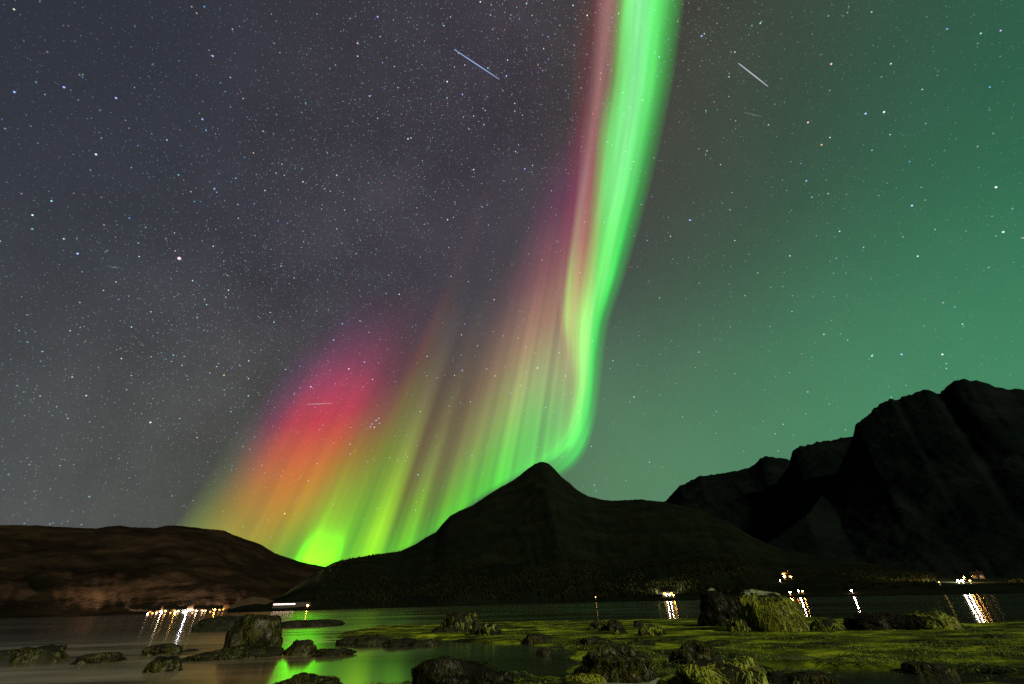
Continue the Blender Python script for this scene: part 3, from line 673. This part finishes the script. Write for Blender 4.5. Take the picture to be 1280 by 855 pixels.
# ------------------------------------------------------------------ aurora: sheets of light hanging high over the fjord
BASE = lin((71, 68, 76))
AU_MAT = bpy.data.materials.new('aurora light'); AU_MAT.use_nodes = True; t = AU_MAT.node_tree; t.nodes.clear()
at = t.nodes.new('ShaderNodeAttribute'); at.attribute_name = 'glow'
em = t.nodes.new('ShaderNodeEmission'); em.inputs[1].default_value = 1.0; t.links.new(at.outputs['Color'], em.inputs[0])
tr = t.nodes.new('ShaderNodeBsdfTransparent'); ads = t.nodes.new('ShaderNodeAddShader'); out = t.nodes.new('ShaderNodeOutputMaterial')
t.links.new(em.outputs[0], ads.inputs[0]); t.links.new(tr.outputs[0], ads.inputs[1]); t.links.new(ads.outputs[0], out.inputs[0])
AU_MAT.cycles.emission_sampling = 'NONE'
ALT = 9000.0
aur = empty('aurora', (0, 20000, 0), label='tall green aurora curtain with red and orange rays sweeping down behind the pointed mountain', cat='aurora')
def sheet(name, P3, colour):
    """P3: grid (n, m, 3) of points in space, colour: the light each gives (n, m, 3)"""
    n, m = P3.shape[:2]
    V = (P3.reshape(-1, 3) - np.array((0, 20000, 0)))
    idx = np.arange(n * m).reshape(n, m)
    Q = np.stack([idx[:-1, :-1], idx[1:, :-1], idx[1:, 1:], idx[:-1, 1:]], -1).reshape(-1, 4)
    o = link_mesh(name, V, Q, AU_MAT, aur, smooth=True)
    a = o.data.color_attributes.new('glow', 'FLOAT_COLOR', 'POINT')
    c = np.ones((n * m, 4), np.float32); c[:, :3] = np.clip(colour.reshape(-1, 3), 0, None)
    a.data.foreach_set('color', c.ravel())
    return o
def rays_np(x, y):
    d = (np.asarray(RX)[None] * ((x.ravel()[:, None] - 640) / F) + np.asarray(UX)[None] * ((427.5 - y.ravel()[:, None]) / F) + np.asarray(FW)[None])
    return d.reshape(*x.shape, 3)                      # not normalised: depth along the axis is 1
def smooth1(a, k, axis):
    w = np.exp(-np.linspace(-2, 2, 2 * k + 1) ** 2); w /= w.sum()
    pad = [(0, 0)] * a.ndim; pad[axis] = (k, k)
    b = np.pad(a, pad, mode='edge'); r = np.zeros_like(a)
    for i in range(2 * k + 1):
        sl = [slice(None)] * a.ndim; sl[axis] = slice(i, i + a.shape[axis]); r += w[i] * b[tuple(sl)]
    return r
def noise1(x, seed, o=3):
    return np.array([fbm(float(v), seed, 0, o) for v in x])

# the rayed curtain: every ray leaves the lower border along the field line through the magnetic zenith
BORD = [(205, 676), (230, 678), (280, 686), (320, 694), (360, 703), (392, 712), (430, 708), (460, 701), (485, 695), (505, 688), (540, 668), (600, 621), (650, 593), (690, 574), (716, 556), (728, 535), (735, 510)]
BTAB = {  # along the border: (height along the ray, colour)
 205: [(0, (70, 70, 74)), (200, (70, 70, 74))],
 230: [(0, (114, 126, 70)), (40, (104, 112, 78)), (110, (92, 88, 82)), (170, (92, 74, 88)), (225, (86, 65, 88)), (270, (78, 66, 82)), (330, (70, 66, 76))],
 255: [(0, (140, 145, 58)), (40, (138, 128, 70)), (90, (142, 108, 82)), (140, (142, 84, 90)), (185, (130, 62, 96)), (230, (108, 58, 96)), (280, (86, 62, 86)), (340, (70, 66, 76))],
 280: [(0, (165, 160, 45)), (40, (162, 140, 62)), (90, (182, 120, 80)), (140, (192, 92, 84)), (190, (184, 60, 92)), (235, (154, 42, 104)), (280, (108, 52, 96)), (330, (80, 62, 82)), (380, (70, 66, 76))],
 320: [(0, (150, 160, 35)), (30, (168, 150, 45)), (75, (196, 135, 70)), (130, (210, 108, 78)), (180, (200, 72, 88)), (230, (176, 46, 100)), (275, (126, 46, 96)), (315, (92, 58, 86)), (370, (70, 66, 76))],
 355: [(0, (105, 165, 25)), (30, (130, 165, 34)), (75, (172, 152, 56)), (120, (186, 128, 74)), (175, (192, 90, 82)), (225, (174, 56, 94)), (270, (124, 50, 92)), (320, (90, 60, 82)), (380, (70, 66, 75))],
 366: [(0, (110, 185, 25)), (30, (125, 178, 32)), (75, (160, 165, 50)), (120, (172, 138, 72)), (175, (178, 96, 82)), (225, (160, 64, 92)), (270, (118, 56, 90)), (320, (88, 62, 82)), (390, (70, 66, 75))],
 379: [(0, (185, 520, 40)), (18, (176, 450, 40)), (36, (158, 270, 38)), (60, (148, 205, 44)), (90, (150, 172, 54)), (150, (158, 122, 74)), (210, (146, 80, 86)), (260, (112, 64, 86)), (320, (84, 66, 80)), (390, (70, 66, 75))],
 406: [(0, (185, 540, 40)), (18, (174, 450, 40)), (36, (152, 270, 38)), (60, (140, 205, 44)), (90, (140, 178, 54)), (150, (142, 130, 74)), (210, (134, 90, 84)), (260, (106, 72, 84)), (320, (82, 68, 80)), (390, (70, 66, 75))],
 421: [(0, (118, 212, 20)), (45, (116, 190, 32)), (110, (126, 152, 66)), (190, (130, 112, 80)), (280, (110, 76, 80)), (380, (76, 70, 75))],
 430: [(0, (110, 205, 22)), (45, (108, 180, 36)), (110, (122, 155, 66)), (190, (124, 118, 80)), (280, (106, 82, 80)), (380, (76, 70, 75))],
 460: [(0, (150, 245, 25)), (35, (168, 242, 52)), (90, (150, 196, 76)), (150, (140, 150, 88)), (220, (120, 106, 90)), (290, (92, 82, 84)), (360, (70, 68, 76))],
 482: [(0, (92, 180, 45)), (40, (100, 135, 68)), (90, (112, 100, 78)), (160, (108, 84, 80)), (240, (90, 76, 79)), (330, (72, 68, 76))],
 505: [(0, (118, 218, 36)), (40, (128, 192, 64)), (95, (132, 146, 88)), (160, (122, 108, 86)), (240, (96, 80, 82)), (330, (72, 70, 76))],
 525: [(0, (88, 175, 50)), (40, (104, 128, 74)), (100, (116, 100, 82)), (190, (108, 84, 82)), (290, (84, 74, 80)), (380, (72, 68, 76))],
 555: [(0, (96, 196, 60)), (45, (112, 160, 80)), (100, (126, 124, 88)), (180, (120, 94, 88)), (280, (92, 76, 82)), (380, (72, 68, 76))],
 600: [(0, (84, 196, 70)), (45, (108, 176, 84)), (105, (142, 150, 98)), (180, (148, 116, 100)), (270, (118, 84, 92)), (370, (90, 68, 86)), (470, (72, 66, 76))],
 650: [(0, (82, 196, 86)), (60, (112, 186, 98)), (125, (156, 160, 114)), (190, (160, 120, 106)), (270, (134, 86, 96)), (350, (102, 66, 90)), (440, (80, 62, 80)), (520, (72, 66, 76))],
 690: [(0, (80, 205, 92)), (50, (118, 172, 104)), (115, (162, 152, 116)), (190, (160, 112, 108)), (270, (130, 80, 96)), (360, (104, 62, 90)), (450, (84, 60, 80)), (540, (72, 66, 76))],
 716: [(0, (80, 226, 95)), (40, (130, 185, 108)), (100, (158, 140, 110)), (200, (144, 98, 100)), (300, (118, 74, 92)), (420, (92, 60, 82)), (540, (74, 66, 76))],
 728: [(0, (70, 70, 74)), (60, (110, 100, 90)), (160, (112, 84, 92)), (300, (96, 66, 86)), (540, (72, 66, 76))],
 735: [(0, (70, 70, 74)), (500, (70, 70, 74))]}
VPX = np.array((790.0, -230.0)); HPX = np.linspace(-8, 545, 120)
kx = np.array([b[0] for b in BORD], float); ky = np.array([b[1] for b in BORD], float)
xs = np.concatenate([np.linspace(205, 716, 420), np.linspace(717, 735, 24)]); ys = np.interp(xs, kx, ky)
ys = smooth1(ys, 6, 0)
def curtain(offset_alt, gain, seed, name):
    keys = sorted(BTAB); tab = np.zeros((len(keys), len(HPX), 3))
    for i, k in enumerate(keys):
        hh = [q[0] for q in BTAB[k]]; cc = np.array([lin(q[1]) for q in BTAB[k]])
        for ch in range(3): tab[i, :, ch] = np.interp(HPX, hh, cc[:, ch])
    tab -= BASE[None, None]
    col = np.zeros((len(xs), len(HPX), 3))
    for j in range(len(HPX)):
        for ch in range(3): col[:, j, ch] = np.interp(xs, keys, tab[:, j, ch])
    col = smooth1(col, 5, 0); col = smooth1(col, 5, 1)
    fine = noise1(xs * .036, seed, 4); finer = noise1(xs * .10, seed + 4, 3)
    hf = np.clip(HPX / 260, 0, 1)
    # rays: streaks along the field lines that lengthen and shorten from one to the next
    st = 1 + np.clip((fine * .7)[:, None] * (1 - .55 * hf)[None] + (finer * .10)[:, None] * (1 - .75 * hf)[None], -.6, .9) * np.interp(xs, [215, 300, 430, 480], [0, .45, .5, 1])[:, None]
    col *= st[..., None]
    ramp = np.clip((HPX + 8) / 14, 0, 1); col *= (ramp * ramp * (3 - 2 * ramp))[None, :, None]
    col *= (1 - np.clip((HPX - 440) / 100, 0, 1))[None, :, None]
    P = np.stack([xs, ys], -1); dv = VPX[None] - P; ln = np.linalg.norm(dv, axis=1)
    tt = HPX[None] / ln[:, None]
    d0 = rays_np(xs, ys); zL = (ALT + offset_alt) / d0[:, 2]                      # border hangs at one altitude
    L0 = d0 * zL[:, None]
    Bv = rays_np(VPX[:1], VPX[1:])[0]                                        # field direction, unit depth
    hh = tt * zL[:, None] / (1 - tt)
    sheet(name, L0[:, None] + hh[..., None] * Bv[None, None] + np.array(CAM), col * gain)
curtain(0, 1.0, 3.0, 'rayed_curtain')

# the folded band overhead: right hand edge low, left hand edge high
ROWS = []
fr = None
KN = [(-140, [738, 756, 772, 780, 786, 796, 816, 848, 868, 892]), (0, [716, 742, 762, 770, 776, 784, 800, 824, 844, 864]), (100, [712, 732, 750, 760, 768, 781, 797, 815, 830, 848]), (172, [708, 724, 738, 745, 751, 766, 784, 802, 815, 831]),
      (230, [704, 720, 730, 739, 749, 758, 774, 790, 802, 817]), (300, [698, 712, 719, 732, 746, 753, 764, 776, 784, 796]), (350, [696, 706, 712, 724, 738, 746, 755, 764, 770, 781]), (400, [698, 703, 708, 715, 722, 729, 738, 747, 752, 763]),
      (440, [702, 708, 713, 718, 722, 728, 735, 741, 746, 756]), (480, [704, 712, 718, 722, 726, 730, 735, 739, 743, 752]), (515, [698, 708, 714, 718, 722, 726, 731, 735, 739, 748])]
b0 = (70, 66, 74); b1 = (68, 74, 66)
KC = {-140: [b0, (95, 60, 72), (150, 115, 115), (140, 130, 100), (125, 180, 100), (122, 236, 128), (140, 246, 160), (100, 234, 116), (76, 165, 84), b1],
      0: [b0, (95, 60, 72), (145, 108, 108), (142, 118, 104), (122, 165, 95), (122, 235, 128), (142, 247, 162), (100, 234, 116), (76, 165, 84), b1],
      100: [b0, (94, 60, 72), (142, 106, 106), (132, 104, 100), (118, 160, 92), (122, 230, 128), (140, 246, 158), (100, 232, 116), (74, 160, 82), b1],
      172: [b0, (94, 60, 74), (140, 104, 102), (130, 98, 94), (116, 165, 92), (122, 228, 128), (138, 244, 152), (100, 230, 116), (70, 155, 80), b1],
      230: [b0, (95, 60, 76), (146, 118, 112), (130, 92, 88), (118, 170, 92), (122, 228, 128), (132, 241, 145), (100, 226, 116), (66, 152, 77), b1],
      300: [b0, (100, 64, 80), (142, 136, 108), (136, 96, 88), (118, 180, 92), (120, 236, 114), (118, 240, 124), (74, 224, 94), (64, 150, 77), b1],
      350: [b0, (104, 86, 84), (124, 178, 94), (146, 132, 96), (124, 190, 94), (124, 236, 112), (120, 242, 122), (74, 224, 94), (64, 148, 77), b1],
      400: [b0, (104, 120, 84), (118, 194, 96), (136, 178, 100), (134, 214, 104), (126, 240, 116), (116, 240, 118), (76, 222, 95), (64, 148, 78), (70, 86, 74)],
      440: [b0, (90, 80, 78), (112, 120, 88), (124, 180, 98), (130, 215, 106), (124, 238, 116), (112, 238, 116), (78, 222, 96), (66, 150, 80), (72, 92, 78)],
      480: [b0, (86, 74, 78), (104, 104, 86), (116, 160, 96), (120, 200, 104), (112, 230, 112), (102, 232, 110), (78, 220, 96), (68, 152, 82), (74, 98, 80)],
      515: [b0, (88, 78, 80), (102, 112, 86), (110, 165, 96), (112, 200, 102), (102, 226, 106), (94, 228, 104), (78, 216, 96), (70, 154, 84), (76, 104, 82)]}
U = np.linspace(0, 1, 91)
rowsXY, rowsC = [], []
for y, kn in KN:
    kn = np.array(kn, float); kn[6:] -= np.array([.25, .5, .8, 1.0]) * max(0, (300 - y) / 300) * 7; fr = (kn - kn[0]) / (kn[-1] - kn[0]); cc = np.array([lin(c) for c in KC[y]])
    lo_, hi_ = lin(b0), lin(b1)
    cc = cc - (cc[0][None] * (1 - fr)[:, None] + cc[-1][None] * fr[:, None])
    rowsXY.append(np.stack([kn[0] + (kn[-1] - kn[0]) * U, np.full_like(U, y)], -1)); rowsC.append((fr, cc))
for (a, b, g) in (((692, 524), (738, 558), .85), ((682, 538), (722, 584), .65), ((662, 552), (700, 600), .35), ((640, 562), (672, 612), .2), ((615, 575), (645, 630), 0)):
    a, b = np.array(a, float), np.array(b, float)
    rowsXY.append(a[None] + (b - a)[None] * U[:, None]); rowsC.append((np.array([0, .2, .35, .45, .55, .65, .75, .84, .92, 1]), rowsC[10][1] * g))
rowsXY = np.array(rowsXY); nR = len(rowsXY)
colr = np.zeros((nR, len(U), 3))
for i, (f_, c_) in enumerate(rowsC):
    for ch in range(3): colr[i, :, ch] = np.interp(U, f_, c_[:, ch])
arc = np.concatenate([[0], np.cumsum(np.linalg.norm(np.diff(rowsXY[:, 45], axis=0), axis=1))])
aa = np.linspace(0, arc[-1], 260)
XY = np.stack([[np.interp(aa, arc, rowsXY[:, j, k]) for j in range(len(U))] for k in range(2)], -1).transpose(1, 0, 2)
CO = np.stack([[np.interp(aa, arc, colr[:, j, k]) for j in range(len(U))] for k in range(3)], -1).transpose(1, 0, 2)
XY = smooth1(XY, 10, 0); CO = smooth1(CO, 8, 0); CO = smooth1(CO, 2, 1)
fl = np.array([[fbm(u * 9, a * .004, 6.0, 3) for u in U] for a in aa])
CO = CO * (1 + .3 * fl)[..., None]
CO = np.clip(CO, 0, None)
dd = rays_np(XY[..., 0], XY[..., 1])
alt = ALT * (1.02 + 1.1 * (1 - U)[None, :]) * np.ones((len(aa), 1))
lowfix = np.clip((aa - arc[8]) / (arc[-1] - arc[8]), 0, 1)[:, None]
alt = alt * (1 - lowfix) + ALT * 1.03 * (1 + .15 * (1 - U))[None] * lowfix
sheet('green_band', dd * (alt / dd[..., 2])[..., None] + np.array(CAM), CO)

# ------------------------------------------------------------------ meteors
def meteor(x1, y1, x2, y2, wpx, colour, s, label):
    a, b = ray(x1, y1), ray(x2, y2)
    a = CAM + a * (14000 / a.z); b = CAM + b * (13500 / b.z)
    d = b - a; k = 9; V, Fc = [], []
    q = d.to_track_quat('Z', 'Y').to_matrix()
    rr_ = (a - CAM).length * wpx / F * .5
    for i in range(k):
        t_ = i / (k - 1); r_ = rr_ * (.35 + .65 * math.sin(math.pi * min(1, .12 + t_ * .8)))
        for j in range(6):
            an = j * math.pi / 3; V.append(d * t_ + q @ Vector((math.cos(an) * r_, math.sin(an) * r_, 0)))
    for i in range(k - 1):
        for j in range(6): Fc.append((i * 6 + j, i * 6 + (j + 1) % 6, i * 6 + 6 + (j + 1) % 6, i * 6 + 6 + j))
    Fc.append(tuple(range(5, -1, -1))); Fc.append(tuple(range((k - 1) * 6, k * 6)))
    m = glow('meteor light', colour, s); m.cycles.emission_sampling = 'NONE'
    o = link_mesh('meteor', V, Fc, m, loc=a); tag(o, label, 'meteor', 'meteors in the night sky')
meteor(568, 62, 624, 99, 1.05, (.42, .58, 1.0), .75, 'long blue meteor streak in the dark sky left of the green band')
meteor(923, 79, 960, 108, 0.99, (.75, .78, .9), .6, 'short white meteor streak right of the green band')
meteor(930, 140.3, 953, 146, 0.74, (.5, .55, .5), .28, 'faint meteor streak just below the short white one')
meteor(384, 505.5, 415, 504, 0.81, (1.0, .55, .5), .55, 'faint reddish meteor streak crossing the red aurora glow')
